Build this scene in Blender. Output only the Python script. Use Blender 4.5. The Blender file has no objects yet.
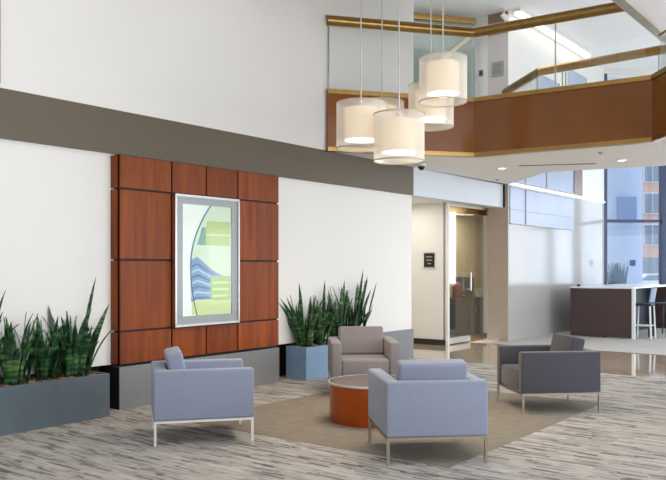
import bpy, bmesh, math, random
from mathutils import Vector, Matrix
random.seed(7)
C = bpy.context.scene.collection
R = math.radians
PI = math.pi

# ------------------------------------------------------------------ frames
# wall frame: x runs along the long left wall (away from the viewer), y points INTO that wall
WA = math.atan2(.794, .608)
P0 = Vector((1.373, 13.3, 0))
WM = Matrix.Translation(P0) @ Matrix.Rotation(WA, 4, 'Z')
def W(s, n, z=0):
    return WM @ Vector((s, -n, z))

# ------------------------------------------------------------------ materials
def lin(c):
    c = c/255.0
    return c/12.92 if c <= .04045 else ((c+.055)/1.055)**2.4
def rgb(r, g, b): return (lin(r), lin(g), lin(b), 1)
MATS = {}
def newmat(name):
    m = bpy.data.materials.new(name); m.use_nodes = True
    MATS[name] = m
    return m, m.node_tree.nodes, m.node_tree.links, m.node_tree.nodes['Principled BSDF']
def pm(name, col, rough=.6, metal=0, var=.06, scale=6, stretch=(1,1,1), bump=0, bscale=200, coat=0, spec=.5, sheen=0, emit=None, estr=0):
    m, N, L, b = newmat(name)
    b.inputs['Roughness'].default_value = rough
    b.inputs['Metallic'].default_value = metal
    b.inputs['Coat Weight'].default_value = coat
    b.inputs['Coat Roughness'].default_value = .04
    b.inputs['Specular IOR Level'].default_value = spec
    b.inputs['Sheen Weight'].default_value = sheen
    tc = N.new('ShaderNodeTexCoord'); mp = N.new('ShaderNodeMapping')
    mp.inputs['Scale'].default_value = stretch
    L.new(tc.outputs['Object'], mp.inputs['Vector'])
    n = N.new('ShaderNodeTexNoise'); n.inputs['Scale'].default_value = scale; n.inputs['Detail'].default_value = 5
    L.new(mp.outputs[0], n.inputs['Vector'])
    cr = N.new('ShaderNodeValToRGB')
    cr.color_ramp.elements[0].position = .3; cr.color_ramp.elements[1].position = .7
    cr.color_ramp.elements[0].color = tuple(max(0, c*(1-var)) for c in col[:3])+(1,)
    cr.color_ramp.elements[1].color = tuple(min(1, c*(1+var)) for c in col[:3])+(1,)
    L.new(n.outputs['Fac'], cr.inputs['Fac']); L.new(cr.outputs['Color'], b.inputs['Base Color'])
    if bump:
        n2 = N.new('ShaderNodeTexNoise'); n2.inputs['Scale'].default_value = bscale; n2.inputs['Detail'].default_value = 2
        L.new(tc.outputs['Object'], n2.inputs['Vector'])
        bp = N.new('ShaderNodeBump'); bp.inputs['Strength'].default_value = bump; bp.inputs['Distance'].default_value = .01
        L.new(n2.outputs['Fac'], bp.inputs['Height']); L.new(bp.outputs[0], b.inputs['Normal'])
    if emit:
        b.inputs['Emission Color'].default_value = emit; b.inputs['Emission Strength'].default_value = estr
    return m
def glassmat(name, tint, gloss=.12, rough=.0, ior=1.45):
    m, N, L, b = newmat(name)
    N.remove(b); out = N['Material Output']
    t = N.new('ShaderNodeBsdfTransparent'); t.inputs[0].default_value = tint
    g = N.new('ShaderNodeBsdfGlossy'); g.inputs['Roughness'].default_value = rough; g.inputs[0].default_value = (1,1,1,1)
    fr = N.new('ShaderNodeFresnel'); fr.inputs[0].default_value = ior
    mu = N.new('ShaderNodeMath'); mu.operation = 'MULTIPLY'; mu.inputs[1].default_value = gloss/.04*.5
    L.new(fr.outputs[0], mu.inputs[0])
    mx = N.new('ShaderNodeMixShader'); L.new(mu.outputs[0], mx.inputs[0]); L.new(t.outputs[0], mx.inputs[1]); L.new(g.outputs[0], mx.inputs[2])
    L.new(mx.outputs[0], out.inputs['Surface'])
    return m
def emitmat(name, col, st):
    m, N, L, b = newmat(name)
    b.inputs['Base Color'].default_value = col
    b.inputs['Emission Color'].default_value = col; b.inputs['Emission Strength'].default_value = st
    return m

white_paint = pm('white_paint', rgb(226,223,218), .55, var=.012, scale=1.2, bump=.05, bscale=60)
ceiling_paint = pm('ceiling_paint', rgb(232,230,226), .7, var=.012, scale=1)
taupe_paint = pm('taupe_paint', rgb(94,84,68), .55, var=.04, scale=.8)
header_paint = pm('header_paint', rgb(205,210,218), .5, var=.015, scale=1)
cream_paint = pm('cream_paint', rgb(226,222,215), .6, var=.015, scale=1)
grey_base = pm('grey_base_paint', rgb(122,124,127), .45, var=.04, scale=3)
dark_void = pm('dark_recess', rgb(34,28,24), .7, var=.1)  # near-black brown for the niche behind the planters
black_reveal = pm('black_reveal', rgb(18,14,13), .6, var=.05)
brass = pm('brushed_brass', rgb(172,138,84), .32, 1, var=.10, scale=14, stretch=(1,1,1))
steel = pm('brushed_steel', rgb(196,194,190), .3, 1, var=.05, scale=20)
chair_metal_light = pm('satin_chair_metal', rgb(216,214,208), .35, .6, var=.03)
chair_metal = pm('chrome_chair_metal', rgb(170,160,150), .28, .9, var=.05)
alum = pm('silver_frame', rgb(146,149,149), .4, .6, var=.03, scale=30)
fabric_blue = pm('blue_grey_fabric', rgb(132,138,157), .9, var=.05, scale=50, bump=.25, bscale=450, sheen=.35, spec=.2)
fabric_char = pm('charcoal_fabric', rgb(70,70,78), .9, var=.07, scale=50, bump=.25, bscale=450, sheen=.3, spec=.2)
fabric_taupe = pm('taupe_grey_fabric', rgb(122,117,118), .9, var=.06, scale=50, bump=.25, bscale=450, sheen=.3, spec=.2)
planter_dark = pm('slate_planter_laminate', rgb(84,96,104), .42, var=.06, scale=5)
planter_blue = pm('steel_blue_planter_laminate', rgb(120,152,184), .42, var=.05, scale=5)
soil_mat = pm('soil_and_pebbles', rgb(150,116,88), .95, var=.55, scale=22, bump=.8, bscale=30)
fascia_mat = pm('glossy_brown_fascia', rgb(132,78,24), .2, 0, var=.08, scale=2.2, coat=.4, spec=.3)
stone_mat = pm('pinkish_brown_granite', rgb(176,158,143), .3, var=.17, scale=30, coat=.2)
granite_dark = pm('red_brown_granite', rgb(128,100,84), .35, var=.25, scale=55)
desk_brown = pm('dark_brown_laminate', rgb(72,56,54), .45, var=.08, scale=3, stretch=(1,1,.2))
desk_white = pm('white_solid_surface', rgb(232,234,238), .35, var=.01)
navy = pm('navy_leather', rgb(34,40,56), .5, var=.08)
stool_blue = pm('pale_blue_shell', rgb(150,166,196), .45, var=.04)
black_plastic = pm('black_plastic', rgb(20,20,22), .35, var=.05)
black_board = pm('black_baseboard', rgb(40,34,30), .5, var=.08)
mullion_mat = pm('dark_blue_grey_mullion', rgb(62,74,98), .4, .3, var=.05)
beige_room = pm('beige_room_paint', rgb(196,182,150), .7, var=.02)
cab_green = pm('dark_olive_cabinet', rgb(60,62,56), .4, var=.06)
coffee_red = pm('dark_red_plastic', rgb(120,48,38), .35, var=.1)
trim_beige = pm('beige_trim', rgb(176,168,150), .5, var=.03)
shade_grey = pm('grey_plaster', rgb(182,174,172), .7, var=.015, scale=1)
brick = pm('outside_brick', rgb(222,184,166), .9, var=.06, scale=2)
outside_white = pm('outside_white_render', rgb(226,226,226), .8, var=.02)
outside_ground = pm('outside_paving', rgb(180,182,184), .9, var=.06)
outside_glass = pm('outside_window_glass', rgb(140,152,164), .15, var=.1)
blue_column = pm('pale_blue_column_render', rgb(206,216,234), .7, var=.04, scale=2)
blue_deep = pm('deeper_blue_panel', rgb(150,166,200), .6, var=.04)
car_white = pm('white_car_paint', rgb(235,236,238), .2, var=.01, coat=.5)
picture_grey = pm('grey_print', rgb(120,118,116), .5, var=.3, scale=14)
teal_glass = pm('teal_glass_sheet', rgb(122,136,129), .12, var=.10, scale=1.6, coat=.3)
glass_clear = glassmat('clear_railing_glass', (.98,.988,.984,1), .04)
glass_matte = glassmat('antireflective_glass', (.98,.99,.985,1), .008, .1)
glass_door = glassmat('door_glass', (.95,.96,.94,1), .028)
glass_blue = glassmat('blue_tinted_window_glass', (.88,.93,1.0,1), .05)
glass_win = glassmat('window_glass', (.95,.97,1,1), .05)
lamp_glow = emitmat('downlight_glow', (1,.96,.88,1), 6)
tube_glow = emitmat('tube_glow', (1,.98,.94,1), 2.2)
line_glow = emitmat('reflected_line_glow', (1,.99,.96,1), .95)
diffuser_glow = emitmat('pendant_diffuser_glow', (1,.93,.80,1), 2.2)

def shade_outer():
    m, N, L, b = newmat('sheer_white_organza'); N.remove(b); out = N['Material Output']
    t = N.new('ShaderNodeBsdfTransparent'); d = N.new('ShaderNodeBsdfDiffuse'); tr = N.new('ShaderNodeBsdfTranslucent')
    d.inputs[0].default_value = rgb(246,244,240); tr.inputs[0].default_value = rgb(246,242,234)
    a = N.new('ShaderNodeMixShader'); a.inputs[0].default_value = .5; L.new(d.outputs[0], a.inputs[1]); L.new(tr.outputs[0], a.inputs[2])
    lw = N.new('ShaderNodeLayerWeight'); lw.inputs[0].default_value = .35
    mr = N.new('ShaderNodeMapRange'); mr.inputs['To Min'].default_value = .48; mr.inputs['To Max'].default_value = .88
    L.new(lw.outputs['Facing'], mr.inputs['Value'])
    x = N.new('ShaderNodeMixShader'); L.new(mr.outputs[0], x.inputs[0]); L.new(t.outputs[0], x.inputs[1]); L.new(a.outputs[0], x.inputs[2])
    L.new(x.outputs[0], out.inputs['Surface'])
    return m
organza = shade_outer()
inner_shade = emitmat('lit_linen_shade', rgb(255,228,186), .5)
inner_shade.node_tree.nodes['Principled BSDF'].inputs['Base Color'].default_value = rgb(190,176,152)

def wood_mat():
    m, N, L, b = newmat('cherry_veneer')
    tc = N.new('ShaderNodeTexCoord'); oi = N.new('ShaderNodeObjectInfo')
    ad = N.new('ShaderNodeVectorMath'); ad.operation = 'ADD'
    sc = N.new('ShaderNodeVectorMath'); sc.operation = 'SCALE'; sc.inputs['Scale'].default_value = 30
    cb = N.new('ShaderNodeCombineXYZ'); L.new(oi.outputs['Random'], cb.inputs[0]); L.new(oi.outputs['Random'], cb.inputs[1])
    L.new(cb.outputs[0], sc.inputs[0]); L.new(tc.outputs['Object'], ad.inputs[0]); L.new(sc.outputs[0], ad.inputs[1])
    mp = N.new('ShaderNodeMapping'); mp.inputs['Scale'].default_value = (1,1,.08); L.new(ad.outputs[0], mp.inputs[0])
    n = N.new('ShaderNodeTexNoise'); n.inputs['Scale'].default_value = 9; n.inputs['Detail'].default_value = 8; n.inputs['Roughness'].default_value = .6
    L.new(mp.outputs[0], n.inputs['Vector'])
    cr = N.new('ShaderNodeValToRGB'); e = cr.color_ramp.elements
    e[0].position = .28; e[0].color = rgb(96,38,6); e[1].position = .75; e[1].color = rgb(148,72,14)
    L.new(n.outputs['Fac'], cr.inputs[0])
    hs = N.new('ShaderNodeHueSaturation'); mr = N.new('ShaderNodeMapRange'); mr.inputs['To Min'].default_value = .85; mr.inputs['To Max'].default_value = 1.12
    L.new(oi.outputs['Random'], mr.inputs['Value']); L.new(mr.outputs[0], hs.inputs['Value']); L.new(cr.outputs[0], hs.inputs['Color'])
    L.new(hs.outputs[0], b.inputs['Base Color']); b.inputs['Roughness'].default_value = .45; b.inputs['Specular IOR Level'].default_value = .25
    b.inputs['Coat Weight'].default_value = .03; b.inputs['Coat Roughness'].default_value = .25
    return m
wood = wood_mat()
def drum_mat():
    return pm('orange_cherry_drum_veneer', rgb(168,74,14), .3, var=.14, scale=8, stretch=(1,1,.1), coat=.2, spec=.3)
drumwood = drum_mat()

def carpet_mat(name, ramp, ss, nn, dashes=False):
    # object coordinates of floors are in the wall frame: dashes run along y (across the wall)
    m, N, L, b = newmat(name)
    tc = N.new('ShaderNodeTexCoord')
    def noise(sx, sy, det=3):
        mp = N.new('ShaderNodeMapping'); mp.inputs['Scale'].default_value = (sx, sy, 1); L.new(tc.outputs['Object'], mp.inputs[0])
        n = N.new('ShaderNodeTexNoise'); n.inputs['Scale'].default_value = 1; n.inputs['Detail'].default_value = det
        L.new(mp.outputs[0], n.inputs['Vector']); return n.outputs['Fac']
    def math_(op, a, b_=None, v=None):
        q = N.new('ShaderNodeMath'); q.operation = op; L.new(a, q.inputs[0])
        if b_ is not None: L.new(b_, q.inputs[1])
        elif v is not None: q.inputs[1].default_value = v
        return q.outputs[0]
    def mixf(a, c, f):
        mx = N.new('ShaderNodeMix'); mx.data_type = 'FLOAT'; mx.inputs[0].default_value = f
        L.new(a, mx.inputs[2]); L.new(c, mx.inputs[3]); return mx.outputs[0]
    if dashes:
        sp = N.new('ShaderNodeSeparateXYZ'); L.new(tc.outputs['Object'], sp.inputs[0])
        def cells(rw, ln):
            row = math_('FLOOR', math_('MULTIPLY', sp.outputs[0], v=1/rw))
            w1 = N.new('ShaderNodeTexWhiteNoise'); w1.noise_dimensions = '1D'; L.new(row, w1.inputs['W'])
            yy = math_('ADD', math_('MULTIPLY', sp.outputs[1], v=1/ln), math_('MULTIPLY', w1.outputs['Value'], v=37))
            cell = math_('FLOOR', yy)
            cb = N.new('ShaderNodeCombineXYZ'); L.new(row, cb.inputs[0]); L.new(cell, cb.inputs[1])
            w2 = N.new('ShaderNodeTexWhiteNoise'); w2.noise_dimensions = '2D'; L.new(cb.outputs[0], w2.inputs['Vector'])
            return w2.outputs['Value']
        f = mixf(mixf(cells(.026, .22), cells(.06, .38), .40), noise(34, 5), .42)
    else:
        f = mixf(noise(ss, nn), noise(ss*.45, nn*.6), .4)
    cr = N.new('ShaderNodeValToRGB'); e = cr.color_ramp.elements
    e[0].position, e[0].color = ramp[0]; e[1].position, e[1].color = ramp[-1]
    for p_, col in ramp[1:-1]:
        x = e.new(p_); x.color = col
    L.new(f, cr.inputs[0]); L.new(cr.outputs[0], b.inputs['Base Color'])
    b.inputs['Roughness'].default_value = .95; b.inputs['Specular IOR Level'].default_value = .1
    fb = noise(300, 300, 1); bp = N.new('ShaderNodeBump'); bp.inputs['Strength'].default_value = .3; bp.inputs['Distance'].default_value = .005
    L.new(fb, bp.inputs['Height']); L.new(bp.outputs[0], b.inputs['Normal'])
    return m
carpet_striped = carpet_mat('striped_loop_carpet', [(.24, rgb(98,97,97)), (.37, rgb(136,134,131)), (.46, rgb(163,159,154)), (.60, rgb(171,167,162)), (.78, rgb(188,185,180))], 0, 0, True)
carpet_round = carpet_mat('tan_plain_carpet', [(.3, rgb(126,119,109)), (.7, rgb(142,134,123))], 14, 10)
carpet_pale = carpet_mat('pale_grey_carpet', [(.3, rgb(178,176,172)), (.7, rgb(194,192,188))], 12, 3)

def tile_mat():
    m, N, L, b = newmat('polished_beige_floor_tile')
    tc = N.new('ShaderNodeTexCoord'); mp = N.new('ShaderNodeMapping'); mp.inputs['Rotation'].default_value = (0,0,R(45)); L.new(tc.outputs['Object'], mp.inputs[0])
    bt = N.new('ShaderNodeTexBrick'); bt.offset = 0; bt.inputs['Scale'].default_value = 1
    bt.inputs['Brick Width'].default_value = .9; bt.inputs['Row Height'].default_value = .9; bt.inputs['Mortar Size'].default_value = .012
    bt.inputs['Color1'].default_value = rgb(200,184,164); bt.inputs['Color2'].default_value = rgb(186,168,146); bt.inputs['Mortar'].default_value = rgb(222,212,198)
    L.new(mp.outputs[0], bt.inputs['Vector'])
    n = N.new('ShaderNodeTexNoise'); n.inputs['Scale'].default_value = 30; L.new(tc.outputs['Object'], n.inputs['Vector'])
    mx = N.new('ShaderNodeMix'); mx.data_type = 'RGBA'; mx.blend_type = 'MULTIPLY'; mx.inputs[0].default_value = .25
    L.new(bt.outputs['Color'], mx.inputs[6]); L.new(n.outputs['Fac'], mx.inputs[7]); L.new(mx.outputs[2], b.inputs['Base Color'])
    b.inputs['Roughness'].default_value = .08; b.inputs['Coat Weight'].default_value = .5; b.inputs['Coat Roughness'].default_value = .03
    return m
tile = tile_mat()
polished = pm('polished_white_wall_panel', rgb(178,176,173), .10, var=.03, scale=.9, coat=0, spec=.16)

def leaf_mat():
    m, N, L, b = newmat('snake_plant_leaf')
    tc = N.new('ShaderNodeTexCoord'); mp = N.new('ShaderNodeMapping'); mp.inputs['Scale'].default_value = (4,4,26); L.new(tc.outputs['Object'], mp.inputs[0])
    n = N.new('ShaderNodeTexNoise'); n.inputs['Scale'].default_value = 1; n.inputs['Detail'].default_value = 3; L.new(mp.outputs[0], n.inputs['Vector'])
    cr = N.new('ShaderNodeValToRGB'); e = cr.color_ramp.elements
    e[0].position = .36; e[0].color = rgb(16,36,24); e[1].position = .70; e[1].color = rgb(104,146,78)
    x = e.new(.52); x.color = rgb(34,76,42)
    L.new(n.outputs['Fac'], cr.inputs[0]); L.new(cr.outputs[0], b.inputs['Base Color']); b.inputs['Roughness'].default_value = .3
    return m
leafm = leaf_mat()

# ------------------------------------------------------------------ mesh builder
class MB:
    def __init__(s): s.bm = bmesh.new()
    def box(s, x0, x1, y0, y1, z0, z1, bev=0, seg=3):
        b = bmesh.new()
        bmesh.ops.create_cube(b, size=1)
        for v in b.verts:
            v.co = Vector(((x0+x1)/2+v.co.x*(x1-x0), (y0+y1)/2+v.co.y*(y1-y0), (z0+z1)/2+v.co.z*(z1-z0)))
        if bev: bmesh.ops.bevel(b, geom=b.edges[:], offset=bev, segments=seg, profile=.5, affect='EDGES')
        return s.add(b)
    def add(s, b, mat=None):
        if mat is not None: bmesh.ops.transform(b, matrix=mat, verts=b.verts)
        me = bpy.data.meshes.new('t'); b.to_mesh(me); b.free(); s.bm.from_mesh(me); bpy.data.meshes.remove(me)
        return s
    def cyl(s, p, q, r, seg=16, r2=None, caps=True):
        p = Vector(p); q = Vector(q); d = q-p
        b = bmesh.new()
        bmesh.ops.create_cone(b, cap_ends=caps, segments=seg, radius1=r, radius2=r if r2 is None else r2, depth=d.length)
        m = Matrix.Translation((p+q)/2) @ d.to_track_quat('Z','Y').to_matrix().to_4x4()
        return s.add(b, m)
    def prism(s, pts, z0, z1, bev=0, seg=3):
        b = bmesh.new()
        lo = [b.verts.new((x,y,z0)) for x,y in pts]; hi = [b.verts.new((x,y,z1)) for x,y in pts]
        n = len(pts)
        b.faces.new(lo[::-1]); b.faces.new(hi)
        for i in range(n): b.faces.new((lo[i], lo[(i+1)%n], hi[(i+1)%n], hi[i]))
        bmesh.ops.recalc_face_normals(b, faces=b.faces[:])
        if bev: bmesh.ops.bevel(b, geom=b.edges[:], offset=bev, segments=seg, profile=.5, affect='EDGES')
        return s.add(b)
    def bar(s, p, q, w, h):   # rectangular bar from p to q (horizontal-ish)
        p = Vector(p); q = Vector(q); d = q-p
        b = bmesh.new(); bmesh.ops.create_cube(b, size=1)
        for v in b.verts: v.co = Vector((v.co.x*w, v.co.y*h, v.co.z*d.length))
        x = Vector((0,0,1)).cross(d)
        if x.length < 1e-5: x = Vector((1,0,0))
        x.normalize(); zz = d.normalized(); y = zz.cross(x)
        m = Matrix((x, y, zz)).transposed().to_4x4(); m.translation = (p+q)/2
        return s.add(b, m)
    def lathe(s, prof, cx=0, cy=0, seg=32):
        rings = []
        for r, z in prof:
            rings.append([s.bm.verts.new((cx+r*math.cos(2*PI*i/seg), cy+r*math.sin(2*PI*i/seg), z)) for i in range(seg)])
        for a, b in zip(rings, rings[1:]):
            for i in range(seg): s.bm.faces.new((a[i], a[(i+1)%seg], b[(i+1)%seg], b[i]))
        return s
    def build(s, name, mat, parent=None, smooth=False, frame=None, label=None):
        me = bpy.data.meshes.new(name); 
        bmesh.ops.recalc_face_normals(s.bm, faces=s.bm.faces[:])
        s.bm.to_mesh(me); s.bm.free()
        me.materials.append(mat)
        if smooth:
            for p in me.polygons: p.use_smooth = True
            try: me.set_sharp_from_angle(angle=R(40))
            except Exception: pass
        o = bpy.data.objects.new(name, me); C.objects.link(o)
        if parent: o.parent = parent
        if frame is not None: o.matrix_world = frame
        if label: o['label'] = label
        return o
def tag(o, label=None, cat=None, group=None, kind=None):
    if label: o['label'] = label
    if cat: o['category'] = cat
    if group: o['group'] = group
    if kind: o['kind'] = kind
    return o
def thing(name, label, cat, loc=(0,0,0), rz=0, group=None):
    o = bpy.data.objects.new(name, None); C.objects.link(o)
    o.location = loc; o.rotation_euler = (0,0,rz); o.empty_display_size = .2
    return tag(o, label, cat, group)
def wthing(name, label, cat, s, n, z=0, group=None):
    return thing(name, label, cat, W(s,n,z), WA, group)
def struct(name, mb, mat, frame=None, label=None, smooth=False):
    o = mb.build(name, mat, frame=frame, smooth=smooth); o['kind'] = 'structure'
    if label: o['label'] = label
    return o
def copy_tree(o, parent=None):
    c = o.copy(); C.objects.link(c)
    if parent: c.parent = parent
    for ch in list(o.children): copy_tree(ch, c)
    return c
def wbox(s0, s1, n0, n1, z0, z1, bev=0): return MB().box(s0, s1, -n1, -n0, z0, z1, bev)

# ------------------------------------------------------------------ floors
SE = -.13
struct('floor', wbox(-18, SE, -.5, 14, -.1, 0), carpet_striped, WM, 'grey striped carpet of the lounge')
struct('floor', wbox(SE, 2.85, -2.6, 14, -.1, 0), tile, WM, 'polished beige floor tile laid on the diagonal')
struct('floor', wbox(2.85, 14, -.1, 14, -.1, 0), carpet_pale, WM, 'pale grey carpet under the bar table')
struct('floor', wbox(2.0, 8.5, -4.6, -.5, -.1, .001), tile, WM, 'tiled floor of the small room behind the glass door')
struct('trim_1', wbox(2.80, 2.88, .12, 14, -.05, .004), granite_dark, WM)
struct('floor', wbox(-6.15, -2.62, 1.13, 4.09, -.05, .004), carpet_round, WM, 'plain tan carpet field set into the striped carpet under the armchairs')

# ------------------------------------------------------------------ left wall
struct('wall_left', wbox(-18, 0, -.3, -.04, .475, 2.755), white_paint, WM, 'white lower left wall')
struct('wall_left', wbox(-18, 0, -.3, 0, 2.755, 3.23), taupe_paint, WM, 'taupe band across the left wall')
struct('wall_left', wbox(-18, 0, -.3, 0, 3.23, 6.8), white_paint, WM, 'white upper left wall')
struct('wall_left', wbox(0, 3.55, -.3, 0, 2.755, 3.23), header_paint, WM, 'pale grey header over the door recess')
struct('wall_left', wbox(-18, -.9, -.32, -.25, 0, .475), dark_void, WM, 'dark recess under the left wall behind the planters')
struct('baseboard_left', wbox(-1.25, 0, -.3, 0, 0, .475), grey_base, WM)
struct('trim_2', wbox(3.5, 3.56, -.03, .035, 2.76, 3.22), black_plastic, WM)
tag(wbox(-9.0, -7.47, 0, .05, 3.26, 6.6).build('wood_panel', wood, frame=WM), 'red-brown panel on the upper white wall at its near end', 'panel')

# door recess
struct('wall_recess', wbox(2.0, 2.1, -2.6, -.5, 0, 2.79), cream_paint, WM, 'cream wall with the small sign beside the glass door')
struct('baseboard_recess', wbox(1.975, 2.0, -2.6, -.5, 0, .11), black_board, WM)
struct('ceiling_recess', wbox(0, 3.6, -2.6, -.3, 2.79, 2.9), cream_paint, WM)
struct('wall_recess', wbox(-.1, 0, -2.6, -.3, 0, 2.79), cream_paint, WM)
struct('wall_recess', wbox(0, 2.1, -2.7, -2.6, 0, 2.9), cream_paint, WM)
struct('wall_recess', wbox(3.78, 4.2, -.56, -.35, 0, 2.79), white_paint, WM)
struct('wall_recess', wbox(2.0, 4.2, -.56, -.46, 2.73, 2.9), white_paint, WM)
# glass door with its frame
d = wthing('door_1', None, None, 2.0, -.5)
d['kind'] = 'structure'
MB().box(0, .07, -.05, .05, 0, 2.73).box(1.72, 1.78, -.05, .05, 0, 2.73).build('door_frame', white_paint, d)
MB().box(.07, 1.72, -.03, .03, 2.62, 2.73).build('top_rail', brass, d)
MB().box(.07, .98, -.03, .03, .02, .13).build('bottom_rail', chair_metal_light, d)
MB().box(.98, 1.72, -.03, .03, .02, .13).build('bottom_rail', brass, d)
MB().box(.07, .97, -.008, .008, .13, 2.62).build('door_pane', glass_door, d)
MB().box(.985, 1.72, -.008, .008, .13, 2.62).build('door_pane', glass_door, d)
h = MB()
h.cyl((.92,-.07,1.05),(.92,-.07,1.42),.02).cyl((.92,-.07,1.08),(.92,.0,1.08),.012).cyl((.92,-.07,1.39),(.92,.0,1.39),.012)
h.build('door_handle', steel, d, True)

# small sign (illegible lines of lettering)
sg = wthing('wall_sign', 'small black sign with three lines of lettering left of the glass door', 'sign', 2.0, -.86, 1.53)
MB().box(-.02, 0, -.115, .115, 0, .27).build('sign_plate', black_plastic, sg)
for z_ in (-.02, .27): MB().box(-.025, -.018, -.125, .125, z_, z_+.018).build('sign_edge', steel, sg)
for (z, w) in ((.19, .07), (.125, .07), (.055, .045)):
    lt = MB(); y = -w
    while y < w-.01:
        ln = random.uniform(.012, .03); lt.box(-.0225, -.02, y, min(w, y+ln), z, z+.022); y += ln+.007
    lt.build('lettering', trim_beige, sg)

# small room behind the door
struct('wall_room', wbox(2.1, 8.5, -4.7, -4.6, 0, .9), beige_room, WM)
struct('wall_room', wbox(2.1, 8.5, -4.7, -4.6, 2.0, 2.8), beige_room, WM)
struct('wall_room', wbox(5.0, 8.5, -4.7, -4.6, .9, 2.0), beige_room, WM)
struct('wall_room', wbox(8.4, 8.5, -4.6, -.4, 0, 2.8), beige_room, WM)
struct('wall_room', wbox(5.0, 8.5, -2.1, -2.0, 0, 2.8), beige_room, WM, 'beige wall of the small room')
struct('ceiling_room', wbox(2.1, 8.5, -4.7, -.4, 2.8, 2.9), beige_room, WM)
wr = wthing('window_1', None, None, 2.1, -4.6, .9); wr['kind'] = 'structure'
MB().box(0, 2.9, .03, .05, 0, 1.1).build('pane', glass_win, wr)
MB().box(0, 2.9, 0, .08, 0, .05).box(0, 2.9, 0, .08, 1.05, 1.1).box(0,.05,0,.08,0,1.1).box(1.4,1.45,0,.08,0,1.1).box(2.85,2.9,0,.08,0,1.1).build('window_frame', white_paint, wr)
cb = wthing('base_cabinet', 'dark olive coffee cabinet behind the glass door', 'cabinet', 4.1, -1.25)
MB().box(0, 2.6, 0, .6, .08, .80).build('body', cab_green, cb)
MB().box(.03, 2.57, .04, .58, 0, .08).build('plinth', black_plastic, cb)
for i in range(4): 
    dd = MB().box(.02+i*.645, .635+i*.645, -.02, 0, .1, .78, .004).build('door', cab_green, cb)
    MB().cyl((.58+i*.645,-.04,.5),(.58+i*.645,-.04,.66),.008,8).build('handle', steel, dd)
MB().box(-.02, 2.62, -.04, .62, .80, .84).build('worktop', pm('brown_stone_worktop', rgb(110,84,66), .25), cb)
cm = wthing('coffee_urn', 'dark red and black coffee machine on the olive cabinet', 'coffee machine', 4.35, -1.5, .84)
MB().lathe([(0,0),(.11,0),(.12,.02),(.12,.22),(.10,.30),(.03,.34),(0,.34)]).build('urn', coffee_red, cm, True)
MB().box(.12, .5, -.15, .2, 0, .05).box(.38, .5, -.15, .2, .05, .38, .01).prism([(.12,-.15),(.5,-.15),(.5,.2),(.12,.2)], .36, .46).build('brewer', black_plastic, cm)
MB().cyl((0,-.12,.05),(0,-.17,.05),.015,10).build('tap', steel, cm)
tb = wthing('paper_tub', 'pale green tub at the right end of the coffee cabinet top', 'tub', 5.3, -1.45, .84)
MB().lathe([(0,0),(.07,0),(.085,.18),(.09,.19),(.08,.19),(.07,.02),(0,.02)]).build('tub', pm('pale_green_plastic', rgb(190,206,190), .5), tb, True)
lb = wthing('reflected_box', 'square white glowing box hung behind the glass door, standing in for a reflection', 'lamp', 3.5, -2.2, 2.38)  # glowing box added for a bright reflection in the door glass
MB().box(-.16, .16, -.16, .16, 0, .3, .01).build('box_glow', emitmat('pale_box_glow', rgb(220,232,245), .5), lb)
MB().cyl((0,0,.3),(0,0,.42),.008,8).build('cord', black_plastic, lb)
# lit by an added area fill under its ceiling

# stone column and polished wall
struct('wall_column', wbox(3.53, 4.2, -.35, .1, 0, 3.235), stone_mat, WM, 'pink-brown granite pier right of the glass door')
struct('wall_column', wbox(3.53, 4.2, -.35, .1, 3.235, 6.35), shade_grey, WM, 'grey-brown pier on the upper level')
struct('wall_column', wbox(3.53, 4.2, -.35, .1, 6.35, 6.8), granite_dark, WM)
struct('wall_column', wbox(3.58, 4.2, -.72, -.35, 2.9, 6.8), white_paint, WM, 'white pier beside the granite pier upstairs')
struct('wall_far', wbox(4.2, 9.6, -.1, .1, 0, 3.22), polished, WM, 'polished white wall right of the granite pier')
struct('wall_far', wbox(4.2, 9.6, -.1, .1, 3.22, 6.8), white_paint, WM)
struct('wall_far', wbox(3.54, 4.2, .1, .104, 0, 3.23), polished, WM)
struct('wall_far', wbox(3.54, 4.2, .1, .104, 3.23, 6.8), white_paint, WM)
struct('wall_far', wbox(7.2, 7.75, .1, .14, 3.3, 4.3), granite_dark, WM, 'red-brown pier between the high windows')
tag(wbox(3.56, 9.5, .105, .125, 3.235, 3.275).build('reflected_line', line_glow, frame=WM), 'long thin glowing strip standing in for a light line reflected in the polished white wall', 'light')  # glow put in for a light line mirrored by the wall
# clerestory windows, above a drawn reflection of windows in the polished wall
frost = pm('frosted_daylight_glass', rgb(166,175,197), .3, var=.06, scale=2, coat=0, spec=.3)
bar_grey = pm('grey_window_bar', rgb(176,178,186), .5)
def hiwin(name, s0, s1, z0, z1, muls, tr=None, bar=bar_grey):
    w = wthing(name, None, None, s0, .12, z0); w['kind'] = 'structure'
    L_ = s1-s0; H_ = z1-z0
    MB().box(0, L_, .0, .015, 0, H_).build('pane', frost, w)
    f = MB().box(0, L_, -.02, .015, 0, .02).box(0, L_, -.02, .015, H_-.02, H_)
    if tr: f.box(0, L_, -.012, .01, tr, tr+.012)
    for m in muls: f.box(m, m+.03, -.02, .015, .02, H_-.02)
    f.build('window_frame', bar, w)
hiwin('window_2', 3.6, 7.2, 2.42, 3.20, [.75], .3)  # pale panes drawn for windows mirrored in the polished wall
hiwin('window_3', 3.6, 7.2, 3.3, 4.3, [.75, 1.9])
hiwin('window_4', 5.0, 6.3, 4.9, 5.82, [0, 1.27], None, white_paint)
hiwin('window_4', 6.7, 8.1, 4.9, 6.3, [0, 1.37], None, white_paint)

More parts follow.
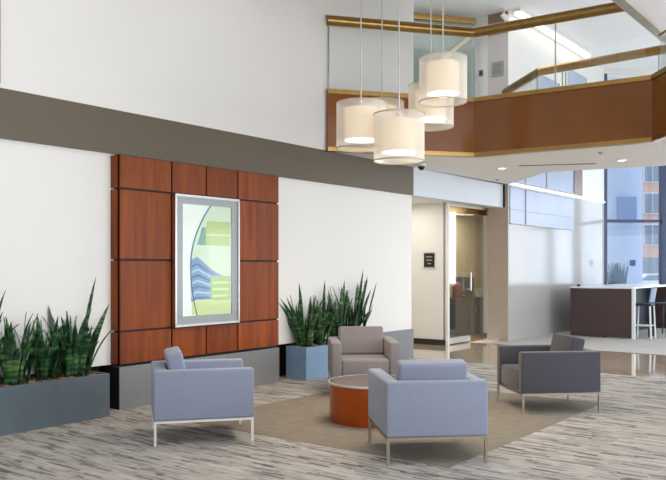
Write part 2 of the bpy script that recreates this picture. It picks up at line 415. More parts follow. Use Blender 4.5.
# ------------------------------------------------------------------ far window wall
cx0, cy0 = W(9.6, .1).x, W(9.6, .1).y
FA = math.atan2(.10, 1)
FM = Matrix.Translation((cx0-.05, cy0, 0)) @ Matrix.Rotation(FA, 4, 'Z')
def fthing(name, x0):
    o = bpy.data.objects.new(name, None); C.objects.link(o); o.matrix_world = FM @ Matrix.Translation((x0,0,0)); o['kind'] = 'structure'; return o
x = 0
bays = [1.72]*8
for i, w_ in enumerate(bays):
    f = fthing('window_%d' % (5+i), x)
    MB().box(.04, w_, -.01, .01, .06, 6.6).build('pane', glass_blue, f)
    fr = MB().box(-.06, .06, -.09, .06, 0, 6.7).box(.06, w_-.06, -.06, .05, 0, .06).box(.06, w_-.06, -.06, .05, 2.72, 2.80).box(.06, w_-.06, -.06, .05, 4.6, 4.68)
    if i == 1: fr.box(-.14, .02, -.12, .06, 0, 6.7)
    fr.build('window_frame', mullion_mat, f)
    x += w_
f = struct('wall_window_head', MB().box(-.1, 14, -.1, .2, 6.68, 6.8), white_paint, FM)
# slanting bar that draws a reflection in the far window glass
br = MB().bar((1.2,-.2,6.3), (2.1,-.2,4.9), .16, .12)
tag(br.build('reflected_bar', mullion_mat, frame=FM), 'slanting blue-grey bar standing in for a reflection in the upper far window', 'reflection')
# blue square sticker on glass
tag(MB().box(.72, .88, -.025, -.015, 1.56, 1.72).build('square_sticker', pm('blue_vinyl', rgb(60,92,150), .5), frame=FM), 'small blue square sticker low on the far window', 'sticker')

# ------------------------------------------------------------------ outdoors
struct('ground', MB().box(-60, 160, 24, 200, -.4, -.3), outside_ground)
bc = thing('round_column', 'wide pale blue round column outside the far window', 'column', (10.05, 27, -.3))
MB().lathe([(0,0),(.62,0),(.62,8),(0,8)], seg=40).build('shaft', blue_column, bc, True)
MB().box(-.46,.2,-.70,-.58,3.35,4.2,.02).build('sign_board', blue_deep, bc)
bs = thing('shrub', 'bluish leafy shrub at the foot of the outside column', 'shrub', (8.95, 24.6, -.3))
g = MB()
for i in range(260):
    a = random.uniform(0, 2*PI); rr = random.uniform(.02,.12); l = random.uniform(.7, 2.0); t = random.uniform(.0,.32)
    g.cyl((rr*math.cos(a),rr*math.sin(a),0),(l*t*math.cos(a)*.6,l*t*math.sin(a)*.6,l),.03,5,.006)
g.build('foliage', pm('blue_green_leaves', rgb(70,110,130), .7), bs)
ab = thing('apartment_building', 'brick and glass apartment building beyond the street, seen at the right', 'building', (29.0, 72, -.3))
MB().box(-1.6, 14, 0, 12, 0, 20).build('wall', brick, ab)
MB().box(-2.4, -1.6, 1, 12, 0, 20).build('corner_bay', outside_white, ab)
for fl in range(5):
    for k in range(4):
        wd = MB().box(-.35+k*3.2, 1.25+k*3.2, -.12, .1, 3.6+fl*2.9+.2, 3.6+fl*2.9+2.2).build('window', outside_white, ab)
        MB().box(-.27+k*3.2, .42+k*3.2, -.15, -.11, 3.6+fl*2.9+.3, 3.6+fl*2.9+2.1).box(.5+k*3.2, 1.17+k*3.2, -.15, -.11, 3.6+fl*2.9+.3, 3.6+fl*2.9+2.1).build('pane', outside_glass, wd)
for k in range(4):
    MB().box(-.6+k*3.2, 1.5+k*3.2, -.12, .1, .2, 2.7).build('window', outside_glass, ab)
wb = thing('office_building', 'plain white building seen between the outside column and the brick building', 'building', (21, 110, -.3))
MB().box(0, 40, 0, 15, 0, 30).build('wall', outside_white, wb)
MB().box(-1, 41, -1, 16, 30, 30.8).build('roof', outside_white, wb)
def car(name, loc, rz, mat, label):
    c = thing(name, label, 'car', loc, rz, 'parked cars outside')
    side = [(-2.2,.35),(-2.25,.75),(-1.9,.95),(-1.2,1.05),(-.6,1.42),(.9,1.45),(1.6,1.05),(2.15,.95),(2.25,.6),(2.2,.35)]
    def ext(b, pts, y0, y1):
        lo=[b.bm.verts.new((x,y0,z)) for x,z in pts]; hi=[b.bm.verts.new((x,y1,z)) for x,z in pts]
        n=len(pts); b.bm.faces.new(lo); b.bm.faces.new(hi[::-1])
        for i in range(n): b.bm.faces.new((lo[i],lo[(i+1)%n],hi[(i+1)%n],hi[i]))
        return b
    ext(MB(), side, -.85, .85).build('body', mat, c)
    ext(MB(), [(-1.05,1.06),(-.55,1.36),(.85,1.38),(1.4,1.06)], -.87, .87).build('side_window', outside_glass, c)
    for x in (-1.4, 1.4):
        for y in (-.8, .8): MB().cyl((x,y-.1,.33),(x,y+.1,.33),.33,20).build('wheel', black_plastic, c)
    return c
car('car', (18.7, 46, -.3), .1, car_white, 'white car parked outside, low behind the right end of the bar table')
car('car', (21.5, 52, -.3), -.3, pm('silver_car_paint', rgb(170,176,186), .3), 'silver-grey car parked outside behind the white car')

# ------------------------------------------------------------------ mezzanine
A = (-.085, 11.35); B = (2.16, 11.95); Cc = (4.33, 10.52); D = (4.36, 9.0)
E_ = (W(3.55,.1).x, W(3.55,.1).y); F_ = (3.83, 13.96); G_ = (5.58, 13.08); G2 = (8.0, 11.87)
S0 = (W(0,0).x, W(0,0).y)
struct('ceiling_mezzanine', MB().prism([A, B, Cc, D, (8,9), G2, G_, F_, E_, S0], 3.23, 3.55), ceiling_paint, None, 'white underside of the mezzanine')
def off(p, q, dist):
    d = Vector((q[0]-p[0], q[1]-p[1])).normalized(); nn = Vector((d.y, -d.x)); return nn*dist
def face_panel(name, p, q, z0, z1, th, mat, out=0.0, kind=True):
    d = Vector((q[0]-p[0], q[1]-p[1])); n = Vector((d.y, -d.x)).normalized()
    a = Vector(p)+n*out; b = Vector(q)+n*out
    mb = MB().prism([tuple(a), tuple(b), tuple(b-n*th), tuple(a-n*th)], z0, z1)
    return struct(name, mb, mat) if kind else mb
for (p, q) in ((A,B),(B,Cc),(Cc,D)):
    face_panel('wall_balcony', p, q, 3.27, 4.06, .08, fascia_mat, .03)
    face_panel('trim_3', p, q, 3.215, 3.275, .12, brass, .045)
    face_panel('trim_4', p, q, 4.05, 4.115, .17, brass, .055)
# railings
def railing(p, q, label, z0=4.115, z1=5.13, posts=(), r=.075, ends=(True,True)):
    d = Vector((q[0]-p[0], q[1]-p[1])); L_ = d.length
    t = thing('glass_railing', label, 'railing', (p[0], p[1], z0), math.atan2(d.y, d.x))
    MB().box(.02, L_-.02, .02, .034, 0, z1-z0-.04).build('glass_pane', glass_clear, t)
    MB().cyl((0,.027,z1-z0), (L_,.027,z1-z0), r, 20).build('handrail', brass, t, True)
    for x in posts: MB().box(x-.008, x+.008, .015, .04, 0, z1-z0-.05).build('post', steel, t)
    return t
n_bc = Vector((Cc[0]-B[0], Cc[1]-B[1])).normalized()
Ce = (Cc[0]-n_bc.x*.10, Cc[1]-n_bc.y*.10)
railing(A, B, 'glass railing with brass handrail above the left half of the brown balcony front', posts=(.03,))
railing(B, Ce, 'glass railing with brass handrail above the right half of the brown balcony front', posts=(1.25,))
railing((Cc[0],Cc[1]-.12), D, 'short glass railing running towards the viewer at the right end of the balcony', z1=4.62, r=.02)
railing((3.67,13.96), (7.0,11.03), 'brass-topped glass railing on the far side of the bridge, parallel to the window', z0=3.56, z1=5.03, posts=(.45, 2.1))
railing((3.42,15.6), (3.67,13.96), 'short brass-topped railing from the upper granite pier to the far railing', z0=3.56, z1=5.03)

# hanging wall above the bridge (right top of the photo)
struct('wall_upper', wbox(-6, 1.2, 4.0, 4.11, 4.76, 6.8), shade_grey, WM, 'grey hanging wall at the top right')
struct('trim_5', wbox(-6, 1.2, 3.99, 4.115, 4.70, 4.76), trim_beige, WM)

# upper glass wall left of the pier
gx, gy = 2.95, 16.2
GA = math.atan2(.267, 1)
gt = thing('window_14', None, None, (gx-2.9*math.cos(GA), gy-2.9*math.sin(GA), 3.56), GA); gt['kind'] = 'structure'
MB().box(0, 2.9, 0, .03, 0, 3.0).build('pane', teal_glass, gt)
MB().box(0, 2.9, -.06, .05, 3.0, 3.12).build('window_frame', brass, gt)
MB().bar((1.9,-.1,2.0), (2.9,-.1,2.85), .05, .08).build('slanted_bar', trim_beige, gt)  # slanting beige bar set against the teal pane
struct('wall_upper', MB().box(gx-4.5, gx+.3, 17.1, 17.3, 3.0, 6.8), white_paint, None)
struct('floor', MB().prism([(W(0,-.3).x, W(0,-.3).y), S0, E_, (3.6,16.9), (-1.0,16.9)], 3.3, 3.5), carpet_pale, None, 'upper floor behind the balcony')
# switches on white pier
for z_, lab in ((5.62, 'upper of two small dark switches on the white upstairs pier'), (5.05, 'lower of two small dark switches on the white upstairs pier')):
    sw = wthing('wall_switch', lab, 'switch', 3.58, -.53, z_)
    MB().box(-.015, 0, -.05, .05, -.07, .07, .004).build('plate', alum, sw)
    MB().box(-.024, -.014, -.03, .03, -.045, .045, .003).build('rocker', black_plastic, sw)
pc = wthing('framed_picture', 'small framed grey picture on the upstairs pier', 'picture', 3.53, -.14, 5.5)
MB().box(-.03, 0, -.14, .12, 0, .29).build('frame', alum, pc)
MB().box(-.034, -.028, -.11, .09, .03, .26).build('print', picture_grey, pc)

# ------------------------------------------------------------------ upper ceiling and far enclosure
struct('ceiling', wbox(-18, 14, -6, 14, 6.8, 6.95), ceiling_paint, WM)
struct('wall_back', wbox(-18.2, -18, -.3, 14, 0, 6.8), white_paint, WM)
# right hand curtain wall, behind the viewer's right shoulder
for i in range(8):
    f = wthing('window_%d' % (20+i), None, None, -18+i*4, 13.9); f['kind'] = 'structure'
    MB().box(.05, 3.95, -.01, .01, .1, 6.6).build('pane', glass_win, f)
    MB().box(-.06,.06,-.08,.08,0,6.8).box(.06,3.94,-.06,.06,0,.1).box(.06,3.94,-.06,.06,3.2,3.3).box(.06,3.94,-.06,.06,6.6,6.8).build('window_frame', mullion_mat, f)

# ceiling tube light strip + spotlight
tl = wthing('tube_light', 'long white fluorescent strip on the upper ceiling beside the far wall', 'light', 3.5, .3, 6.68)
MB().box(0, 4.2, -.09, .09, .06, .12).build('housing', white_paint, tl)
MB().box(.03, 4.17, -.06, .06, 0, .06, .01).build('diffuser', tube_glow, tl)
sp = wthing('spotlight', 'small white spotlight on the upper ceiling above the granite pier', 'spotlight', 3.35, .1, 6.8)
MB().cyl((0,0,-.02),(0,0,0),.07).cyl((0,0,-.14),(0,0,-.02),.012,8).build('mount', white_paint, sp, True)
MB().cyl((-.04,.03,-.12),(.06,-.05,-.22),.055,20,.065).build('lamp_head', white_paint, sp, True)
# mezzanine ceiling fittings
def mz(px, py, zc=3.23):
    Y = 780*(zc-1.53)/(267-py); return ((px-333)/780*Y, Y, zc)
def downlight(px, py, label):
    t = thing('downlight', label, 'light', mz(px, py), 0, 'downlights under the mezzanine')
    MB().lathe([(.062,-.001),(.065,-.012),(.09,-.012),(.095,-.001)]).build('rim', white_paint, t, True)
    MB().lathe([(0,-.006),(.062,-.006)]).build('lamp', lamp_glow, t)
    l = bpy.data.lights.new('downlight_beam', 'SPOT'); l.energy = 55; l.spot_size = R(100); l.spot_blend = .6; l.color = (1,.93,.82); l.shadow_soft_size = .06
    o = bpy.data.objects.new('downlight_beam', l); C.objects.link(o); o.parent = t; o.location = (0,0,-.02)
downlight(502, 168, 'round downlight in the mezzanine underside, nearest the granite pier')
downlight(622, 160, 'round downlight in the mezzanine underside, near the far window at right')
t = thing('air_diffuser', 'long thin slot air diffuser in the white mezzanine underside', 'vent', mz(557,164.5), math.atan2(-.88,1.75)*.5)
MB().box(-.62,.62,-.035,.035,-.008,0).build('frame', alum, t)
MB().box(-.60,.60,-.02,.02,-.010,-.006).build('slot', black_plastic, t)
for px, py, lab in ((600.5,152.5,'tiny sprinkler head near the brown balcony corner at right'), (497,179.5,'tiny sprinkler head just above the granite pier')):
    t = thing('sprinkler', lab, 'sprinkler', mz(px,py))
    MB().lathe([(0,-.03),(.015,-.03),(.02,-.01),(.045,-.008),(.045,0),(0,0)], seg=16).build('head', alum, t, True)
t = thing('dome_camera', 'small black dome security camera under the mezzanine at the left wall', 'camera', mz(421.5,164))
MB().lathe([(0,0),(.075,0),(.075,-.03),(.06,-.04)]).build('mount', white_paint, t, True)
MB().lathe([(.058,-.03),(.055,-.06),(.04,-.09),(.02,-.102),(0,-.105)]).build('dome', black_plastic, t, True)

# ------------------------------------------------------------------ wood feature wall
s0b, s1b = -6.15, -3.57
fw = wthing('feature_wall', 'projecting red-brown wood panelled wall unit on a grey base, holding the lit display', 'wall panel', s0b, .1)
Lb = s1b-s0b
MB().box(.03, Lb-.01, .03, .13, .47, 2.745).build('backing', black_reveal, fw)
MB().box(0, Lb, 0, .35, 0, .455).build('base', grey_base, fw)
cols = [0, .725, 1.262, 1.80, Lb]
rows = [.475, .835, 1.607, 2.375, 2.745]
gp = .011
for i in range(4):
    for j in range(4):
        if i in (1,2) and j in (1,2): continue
        MB().box(cols[i]+gp, cols[i+1]-gp, 0, .022, rows[j]+gp, rows[j+1]-gp, .002, 1).build('panel', wood, fw)
MB().box(cols[1]+gp, cols[3]-gp, .01, .03, rows[1]+gp, rows[3]-gp).build('panel', black_reveal, fw, label='dark backing behind the display')
for j in range(4):   # return panels on the near side
    MB().box(-.012, .008, .04, .142, rows[j]+gp, rows[j+1]-gp, .002, 1).build('side_panel', wood, fw)
MB().box(-.008, 0, .0, .36, 0, .455).build('base_side', black_reveal, fw)

# display: silver framed lit directory board
dp = wthing('display_case', 'tall silver framed lit board with a green and blue building picture', 'display', s0b+.735, .13, .855)
dw, dh = 1.02, 1.50
fb = MB().box(0, dw, -.02, .03, 0, dh*.055+.02).box(0, dw, -.02, .03, dh-.09, dh).box(0, .11, -.02, .03, .09, dh-.09).box(dw-.11, dw, -.02, .03, .09, dh-.09)
fb.build('frame', alum, dp)
MB().box(-.012, dw+.012, -.035, .03, -.015, .012).box(-.012, dw+.012, -.035, .03, dh-.012, dh+.015).box(-.012, .012, -.035, .03, 0, dh).box(dw-.012, dw+.012, -.035, .03, 0, dh).build('frame_edge', steel, dp)
def flat(pts, y, mat, name, par):
    mb = MB(); vs = [mb.bm.verts.new((px, y, pz)) for px, pz in pts]; vt = [mb.bm.verts.new((px, y+.003, pz)) for px, pz in pts]
    mb.bm.faces.new(vs); mb.bm.faces.new(vt[::-1]); n = len(pts)
    for i in range(n): mb.bm.faces.new((vs[i], vs[(i+1)%n], vt[(i+1)%n], vt[i]))
    return mb.build(name, mat, par)
def lit(name, c, st=.52):
    m, N, L, b = newmat(name); b.inputs['Base Color'].default_value = tuple(v*.5 for v in c[:3])+(1,)
    b.inputs['Emission Color'].default_value = c; b.inputs['Emission Strength'].default_value = st; b.inputs['Roughness'].default_value = .6; b.inputs['Specular IOR Level'].default_value = .1
    return m
scr = lit('lit_mint_sheet', rgb(208,226,196)); grn = lit('lit_green_print', rgb(176,200,112)); lgrn = lit('lit_pale_green_print', rgb(206,222,158))
blu = lit('lit_blue_print', rgb(120,156,196)); dbl = lit('lit_dark_blue_print', rgb(84,116,150)); wht = lit('lit_white_print', rgb(240,246,240))
lbl = lit('lit_pale_blue_print', rgb(176,200,220)); tea = lit('lit_teal_print', rgb(120,164,152)); lime = lit('lit_lawn_print', rgb(164,196,108))
sc = MB().box(.11, dw-.11, 0, .02, .09, dh-.09).build('screen', scr, dp)
x0_, x1_, z0_, z1_ = .11, dw-.11, .09, dh-.09
X = lambda a: x0_+a*(x1_-x0_)
Z = lambda a: z0_+a*(z1_-z0_)
# picture areas; a runs left to right, height bottom to top
arc = [(.50-.36*math.sin(PI*(t*.62+.22))+.0, t) for t in [i/16 for i in range(17)]]
arcx = lambda t: .16+ .40*max(0,(t-.45)/.55)**2 + .13*max(0,(.45-t)/.45)**2
arcp = [(arcx(i/20), i/20) for i in range(21)]
flat([(X(a),Z(b)) for a,b in arcp]+[(X(0),Z(1)),(X(0),Z(0))], -.004, wht, 'picture_area', sc)
flat([(X(.46),Z(.64)),(X(.97),Z(.64)),(X(.97),Z(.86)),(X(.50),Z(.86))], -.004, grn, 'picture_area', sc)
flat([(X(.46),Z(.73)),(X(.97),Z(.73)),(X(.97),Z(.745)),(X(.46),Z(.745))], -.008, lgrn, 'picture_area', sc)
flat([(X(.30),Z(.64)),(X(.47),Z(.64)),(X(.47),Z(.80)),(X(.40),Z(.80))], -.004, tea, 'picture_area', sc)
flat([(X(.17),Z(.50)),(X(.30),Z(.535)),(X(.62),Z(.41)),(X(.95),Z(.33)),(X(.95),Z(.15)),(X(.17),Z(.15))], -.004, blu, 'picture_area', sc)
for i in range(7):
    za = .47-i*.05
    flat([(X(.18),Z(za-.02)),(X(.30),Z(za+.01)),(X(.62),Z(.385-i*.036)),(X(.62),Z(.370-i*.036)),(X(.30),Z(za-.008)),(X(.18),Z(za-.036))], -.008, lbl if i%2 else dbl, 'picture_area', sc)
flat([(X(.56),Z(.13)),(X(.97),Z(.13)),(X(.97),Z(.36)),(X(.56),Z(.36))], -.012, lime, 'picture_area', sc)
for i in range(3): flat([(X(.60),Z(.17+i*.06)),(X(.92),Z(.17+i*.06)),(X(.92),Z(.19+i*.06)),(X(.60),Z(.19+i*.06))], -.016, lgrn, 'picture_area', sc)
flat([(X(.19),Z(.02)),(X(.97),Z(.02)),(X(.97),Z(.14)),(X(.19),Z(.14))], -.014, lgrn, 'picture_area', sc)
rim = MB()
for (a,b),(c,e) in zip(arcp, arcp[1:]): rim.bar((X(a),-.014,Z(b)), (X(c),-.014,Z(e)), .008, .012)
rim.build('arc_line', dbl, sc)
MB().box(.11, dw-.11, -.022, -.018, .09, dh-.09).build('glass_cover', glass_matte, dp)

# ------------------------------------------------------------------ planters and snake plants
def planter(s0, s1, mat, label, Wd=.50):
    t = wthing('planter_box', label, 'planter', s0, .32)
    L_ = s1-s0; H_ = .44
    mb = MB().box(0, L_, 0, .03, 0, H_).box(0, L_, Wd-.03, Wd, 0, H_).box(0, .03, .03, Wd-.03, 0, H_).box(L_-.03, L_, .03, Wd-.03, 0, H_).box(.03, L_-.03, .03, Wd-.03, 0, .05)
    mb.build('box', mat, t)
    b = bmesh.new(); bmesh.ops.create_grid(b, x_segments=60, y_segments=12, size=.5)
    for v in b.verts:
        v.co = Vector((.03+(v.co.x+.5)*(L_-.06), .03+(v.co.y+.5)*(Wd-.06), H_-.035+random.uniform(0,.035)))
    mm = MB(); mm.add(b)
    for i in range(int(L_*22)):
        cx, cy, r_ = random.uniform(.07,L_-.07), random.uniform(.06,Wd-.06), random.uniform(.018,.04)
        bb = bmesh.new(); bmesh.ops.create_icosphere(bb, subdivisions=1, radius=r_)
        mm.add(bb, Matrix.Translation((cx,cy,H_-.015)) @ Matrix.Diagonal((1.2,1,.6,1)))
    o = mm.build('soil', soil_mat, t); o['kind'] = 'stuff'
    return t
planter(-10.2, -6.44, planter_dark, 'long dark slate planter trough at the left edge, in front of the white wall')
planter(-3.27, -1.33, planter_blue, 'steel blue planter trough behind the far armchair', .36)

def leaf(mb, base, az, lean, L_, w, curl, twist):
    segs = 10
    pts = []
    for i in range(segs+1):
        t = i/segs
        ang = lean*(t) + curl*t*t
        pts.append((t, ang))
    p = Vector(base); prev = None
    d2 = Vector((math.cos(az), math.sin(az), 0))
    for i, (t, ang) in enumerate(pts):
        dirv = d2*math.sin(lean*.6+ang*.5) + Vector((0,0,1))*math.cos(lean*.6+ang*.5)
        if i: p = p + dirv*(L_/segs)
        ww = w*(.62+.75*t-.2*t*t)*(1 if t < .6 else max(.0, 1-((t-.6)/.4)**1.7))*.85
        ta = az+PI/2+twist*t
        sd = Vector((math.cos(ta), math.sin(ta), 0)); nr = dirv.cross(sd).normalized()
        ring = [mb.bm.verts.new(p-sd*ww/2+nr*w*.12), mb.bm.verts.new(p), mb.bm.verts.new(p+sd*ww/2+nr*w*.12), mb.bm.verts.new(p+nr*w*.06)]
        if prev:
            for k in range(4): mb.bm.faces.new((prev[k], prev[(k+1)%4], ring[(k+1)%4], ring[k]))
        prev = ring
def plant(s, n, count, hmax, spread, label, seed, tips=(), group=None):
    random.seed(seed)
    t = wthing('snake_plant', label, 'plant', s, n, .40, group)
    mb = MB()
    for i in range(count):
        a = random.uniform(0, 2*PI); r_ = random.uniform(.01, .13)
        lean = random.uniform(.0, spread*1.25)
        if i % 4 == 0: lean *= 1.4
        L_ = hmax*random.uniform(.5, 1.0)
        mb_w = random.uniform(.048, .078)
        leaf(mb, (r_*math.cos(a)*1.1, r_*math.sin(a), 0), a+random.uniform(-.4,.4), lean, L_, mb_w, random.uniform(-.35,.75), random.uniform(-1.4,1.4))
    for (az, lean, L_) in tips:
        leaf(mb, (.05*math.cos(az), .05*math.sin(az), 0), az, lean, L_, .055, .05, .5)
    lim = .0 + n + .02      # leaves stay in front of the wall
    for v in mb.bm.verts:
        if v.co.y > lim: v.co.y = lim + (v.co.y-lim)*.04
        if s < -6.2 and v.co.x > -6.19-s: v.co.x = -6.19-s
    mb.build('leaves', leafm, t, True)
    return t
lp = [(-6.72,.12,26,.80,.42,'leafy snake plant at the right end of the dark trough',3,[(0,.55,.62),(0,.22,1.05),(.3,.9,.5)]),
      (-7.05,.10,24,.72,.40,'snake plant with upright leaves, second from the right end of the dark trough',4,[]),
      (-7.40,.14,24,.74,.42,'snake plant in the middle of the visible dark trough',5,[(PI,.35,.85)]),
      (-7.75,.10,24,.80,.45,'snake plant at the left edge of the photo in the dark trough',6,[(0,.3,.95)]),
      (-8.15,.12,20,.85,.45,'snake plant in the dark trough cut by the left edge of the photo',8,[])]
for a in lp: plant(a[0], a[1], int(a[2]*1.35), a[3], a[4], a[5], a[6], a[7], 'snake plants in the dark trough')
rp = [(-3.05,.12,26,.80,.50,'snake plant at the left end of the blue trough, leaves spreading left',12,[(PI,.75,.85),(PI,.5,.8),(PI+.3,.2,.95)]),
      (-2.68,.10,22,.78,.36,'snake plant second from the left in the blue trough',13,[(0,.05,.95)]),
      (-2.25,.10,20,.88,.34,'snake plant in the middle of the blue trough, behind the armchair',14,[(0,.1,.95)]),
      (-1.85,.08,22,.95,.36,'tall snake plant toward the right of the blue trough behind the armchair',15,[(0,.55,.9),(0,.35,1.05),(0,.2,1.12)])]
for a in rp: plant(a[0], a[1], int(a[2]*1.3), a[3], a[4], a[5], a[6], a[7], 'snake plants in the blue trough')

# ------------------------------------------------------------------ lounge chairs
def make_chair(label, fab, metal, loc, rz):
    t = thing('lounge_chair', label, 'armchair', (loc[0],loc[1],.004), R(rz), 'square armchairs around the drum table')
    w, dd, a, b = .805, .86, .64, .213
    x0, x1, y = -dd/2, dd/2, w/2
    ar = .118
    U = [(x0,-y),(x1,-y),(x1,-y+ar),(x0+ar,-y+ar),(x0+ar,y-ar),(x1,y-ar),(x1,y),(x0,y)]
    MB().prism(U, b, a, .018, 3).build('arms_and_back', fab, t, True)
    # seat cushion with a crowned top
    s = MB().box(x0+ar+.004, x1-.006, -y+ar+.004, y-ar-.004, b+.004, .44, .025, 3)
    for v in s.bm.verts:
        if v.co.z > .38:
            u_ = (v.co.x-(x0+x1)/2)/(dd*.45); v_ = v.co.y/(y-ar)
            v.co.z += .012*max(0,1-u_*u_)*max(0,1-v_*v_)
    s.build('seat_cushion', fab, t, True)
    b_ = bmesh.new(); bmesh.ops.create_cube(b_, size=1)
    bw = w-2*ar-.012
    for v in b_.verts: v.co = Vector((v.co.x*.145, v.co.y*bw, v.co.z*.35))
    bmesh.ops.bevel(b_, geom=b_.edges[:], offset=.028, segments=4, profile=.5, affect='EDGES')
    m = Matrix.Translation((x0+ar+.095,0,.605)) @ Matrix.Rotation(-R(12),4,'Y')
    MB().add(b_, m).build('back_cushion', fab, t, True)
    fr = MB()
    k = .011
    for sy in (-1,1): fr.box(x0+.004, x1-.004, sy*(y-.015)-k, sy*(y-.015)+k, b-.02, b)
    for xx in (x0+.015, x1-.015): fr.box(xx-k, xx+k, -y+.026, y-.026, b-.02, b)
    fr.build('base_frame', metal, t)
    for xx in (x0+.015, x1-.015):
        for sy in (-1,1): MB().box(xx-k, xx+k, sy*(y-.015)-k, sy*(y-.015)+k, 0, b-.02).build('leg', metal, t)
    return t
make_chair('blue-grey armchair at the left, seen from its side, facing right, with pale legs', fabric_blue, chair_metal_light, (-1.205,7.10), 14.5)
make_chair('blue-grey armchair in front, seen from behind, hiding part of the drum table', fabric_blue, chair_metal, (.757,6.45), 97)
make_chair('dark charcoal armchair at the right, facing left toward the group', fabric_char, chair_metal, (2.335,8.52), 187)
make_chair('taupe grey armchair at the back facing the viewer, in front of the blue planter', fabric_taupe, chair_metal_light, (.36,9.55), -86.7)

# drum table
t = thing('drum_table', 'round orange-brown wooden drum table with a grey top, between the armchairs', 'table', (.41,7.82,.004))
MB().lathe([(0,0),(.44,0),(.445,.01),(.445,.36),(0,.36)], seg=64).build('drum', drumwood, t, True)
MB().lathe([(.40,.365),(.452,.365),(.456,.369),(.456,.384),(.452,.388),(.444,.388),(.444,.384)], seg=64).build('rim', chair_metal_light, t, True)
MB().lathe([(0,.36),(.443,.36),(.443,.387),(0,.387)], seg=64).build('tabletop', pm('smoked_glass_top', rgb(92,80,72), .14, var=.05, coat=.5), t)

# ------------------------------------------------------------------ pendants
def pendant(loc, label):
    z_ = loc[2]
    t = thing('pendant_lamp', label, 'lamp', loc, 0, 'double-shade pendant lamps hanging over the drum table')
    H_, R1, R2 = .47, .25, .168
    MB().lathe([(R1,0),(R1,H_)], seg=48).build('outer_shade', organza, t, True)
    for zz in (0, H_-.012): MB().lathe([(R1-.004,zz),(R1+.004,zz),(R1+.004,zz+.012),(R1-.004,zz+.012),(R1-.004,zz)], seg=48).build('ring', trim_beige, t, True)
    MB().lathe([(R2,.09),(R2,.41)], seg=40).build('inner_shade', inner_shade, t, True)
    MB().lathe([(0,.085),(R2-.003,.085),(R2-.003,.095),(0,.095)], seg=40).build('diffuser', diffuser_glow, t, True)
    sp_ = MB()
    for k in range(3):
        a = k*2*PI/3; sp_.cyl((0,0,H_-.01),(R1*math.cos(a),R1*math.sin(a),H_-.01),.004,6)
    sp_.cyl((0,0,.3),(0,0,H_+.02),.018,10).build('fitter', steel, t, True)
    MB().cyl((0,0,H_),(0,0,6.78-z_),.0075,8).build('rod', steel, t, True)
    MB().cyl((0,0,6.76-z_),(0,0,6.8-z_),.06,20).build('canopy', steel, t, True)
    l = bpy.data.lights.new('lamp_light', 'SPOT'); l.energy = 80; l.spot_size = R(140); l.spot_blend = .8; l.color = (1,.80,.58); l.shadow_soft_size = .15
    o = bpy.data.objects.new('lamp_light', l); C.objects.link(o); o.parent = t; o.location = (0,0,.07)
def pp(px, pyb, Y): return ((px-333)/780*Y, Y, 1.53+(267-pyb)/780*Y)
pendant(pp(361,149,7.95), 'leftmost pendant lamp with sheer double drum shade')
pendant(pp(382,143,8.9), 'pendant lamp behind and between the leftmost and the lowest pendants')
pendant(pp(399,161.5,7.7), 'lowest pendant lamp of the cluster, in front at the centre')
pendant(pp(431,127.5,8.7), 'pendant lamp behind and below the highest pendant')
pendant(pp(443,102.5,8.2), 'highest and rightmost pendant lamp of the cluster')

# ------------------------------------------------------------------ bar table and stools
t = wthing('bar_table', 'long white-topped bar table with a dark brown end panel near the far window', 'table', 5.6, 2.0)
MB().box(0, .05, .03, 1.36, .02, 1.06).build('end_panel', desk_brown, t)
MB().box(-.01, 3.6, 0, 1.375, 1.065, 1.095, .004, 1).build('tabletop', desk_white, t)
MB().box(-.02, .06, -.03, .03, 0, 1.06).build('side_post', desk_white, t)
MB().box(3.5, 3.55, .03, 1.36, 0, 1.06).build('end_panel', desk_brown, t)
MB().box(.05, 3.5, .60, .66, 0, 1.06).build('centre_panel', navy, t)
tag(MB().add(bmesh.new()).lathe([(0,0),(.04,0),(.045,.02),(.02,.045),(0,.05)], seg=16).build('table_button', black_plastic, frame=Matrix.Translation(W(5.72,.78,1.10)), smooth=True), 'tiny dark round object on the left corner of the white bar table top', 'puck')

def make_stool(label, shell, metal, s, n, rz):
    t = thing('bar_stool', label, 'stool', W(s,n), WA+rz, 'bar stools along the bar table')   # local +y = towards table
    MB().box(-.17, .17, -.19, .19, .70, .75, .018, 3).build('seat', navy, t, True)
    bk = bmesh.new(); bmesh.ops.create_cube(bk, size=1); bmesh.ops.subdivide_edges(bk, edges=bk.edges[:], cuts=6, use_grid_fill=True)
    for v in bk.verts:
        x_, y_, z_ = v.co.x, v.co.y, v.co.z
        v.co = Vector((x_*.34, -.19+y_*.025-.05*(z_+.5)+.10*(x_*2)**2*.35, .78+(z_+.5)*.30))
    MB().add(bk).build('backrest', shell, t, True)
    for sx in (-1,1):
        for sy in (-1,1): MB().bar((sx*.15, sy*.16, .70), (sx*.17, sy*.19, 0), .028, .028).build('leg', metal, t)
    q = .165
    MB().bar((-q,-q+.01,.28),(q,-q+.01,.28),.02,.02).bar((-q,q-.01,.28),(q,q-.01,.28),.02,.02).bar((-q,-q,.28),(-q,q,.28),.02,.02).bar((q,-q,.28),(q,q,.28),.02,.02).build('footrest', metal, t)
make_stool('bar stool with pale blue back and white legs beside the dark end panel', stool_blue, desk_white, 5.95, 2.12, 0)
make_stool('dark bar stool further along the bar table at the right edge', navy, black_plastic, 6.5, 2.3, 0)
make_stool('dark bar stool at the far end of the bar table', navy, black_plastic, 7.6, 2.3, 0)

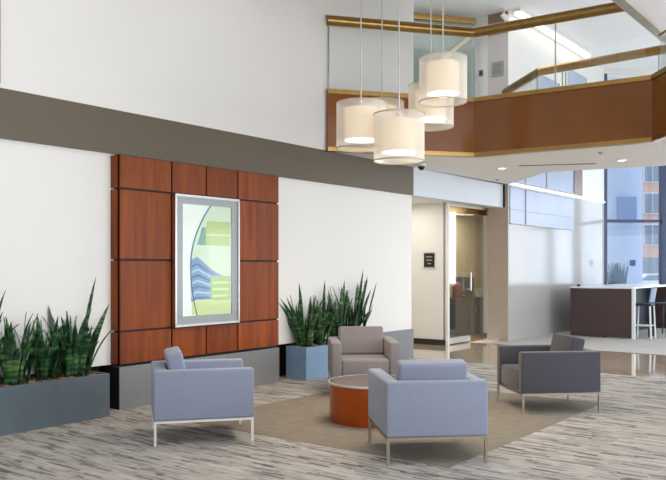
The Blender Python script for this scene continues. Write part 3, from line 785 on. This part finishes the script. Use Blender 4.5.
# ------------------------------------------------------------------ lights
def area(name, loc, target, sx, sy, power, col):
    l = bpy.data.lights.new(name, 'AREA'); l.shape = 'RECTANGLE'; l.size = sx; l.size_y = sy; l.energy = power; l.color = col
    o = bpy.data.objects.new(name, l); C.objects.link(o); o.location = loc
    o.rotation_euler = (Vector(target)-Vector(loc)).to_track_quat('-Z','Y').to_euler(); return o
# daylight entering the right-hand curtain wall and the far window wall, plus an added fill
area('window_daylight_fill', W(-6,13.6,2.5), W(-6,0,1.2), 20, 4.4, 930, (.95,.975,1))
area('window_daylight_fill', W(5.5,13.4,1.6), W(5.5,2,2.6), 8, 2.6, 140, (.95,.975,1))  # added fill that lifts the dim mezzanine underside
area('window_daylight_fill', (12.6, 21.0, 2.2), (5, 12.5, 2.0), 8, 4, 520, (.86,.93,1))
# unseen overhead area fills, added for brightness, with no fittings
area('overhead_fill', W(-9,6,6.7), W(-9,6,0), 8, 6, 190, (1,.97,.92))
area('overhead_fill', W(6.8,2.4,6.7), W(6.8,2.4,0), 2.0, 2.0, 12, (1,.98,.95))
area('overhead_fill', (3.0,14.6,6.7), (3.0,14.6,0), 2.6, 1.6, 35, (1,.98,.95))
area('overhead_fill', W(4.6,-1.6,2.75), W(4.6,-1.6,0), 2.0, .8, 60, (1,.92,.78))
area('overhead_fill', W(1.0,-1.2,2.75), W(1.0,-1.2,0), 1.0, 1.0, 20, (1,.95,.86))
area('overhead_fill', (4.3,12.2,3.2), (4.3,12.2,0), 2.4, 1.0, 45, (1,.95,.88))

w = bpy.data.worlds.new('World'); bpy.context.scene.world = w; w.use_nodes = True
bg = w.node_tree.nodes['Background']; bg.inputs[0].default_value = (.86,.93,1,1); bg.inputs[1].default_value = 1.45

# ------------------------------------------------------------------ camera
cam = bpy.data.cameras.new('Camera'); co = bpy.data.objects.new('Camera', cam); C.objects.link(co)
co.location = (0,0,1.53); co.rotation_euler = (PI/2,0,0)
cam.sensor_width = 36; cam.lens = 780/666*36; cam.shift_y = 27/666; cam.clip_end = 500
S = bpy.context.scene
S.camera = co
S.view_settings.view_transform = 'Standard'; S.view_settings.look = 'None'; S.view_settings.exposure = 0.0; S.view_settings.gamma = 1
S.view_settings.use_curve_mapping = False
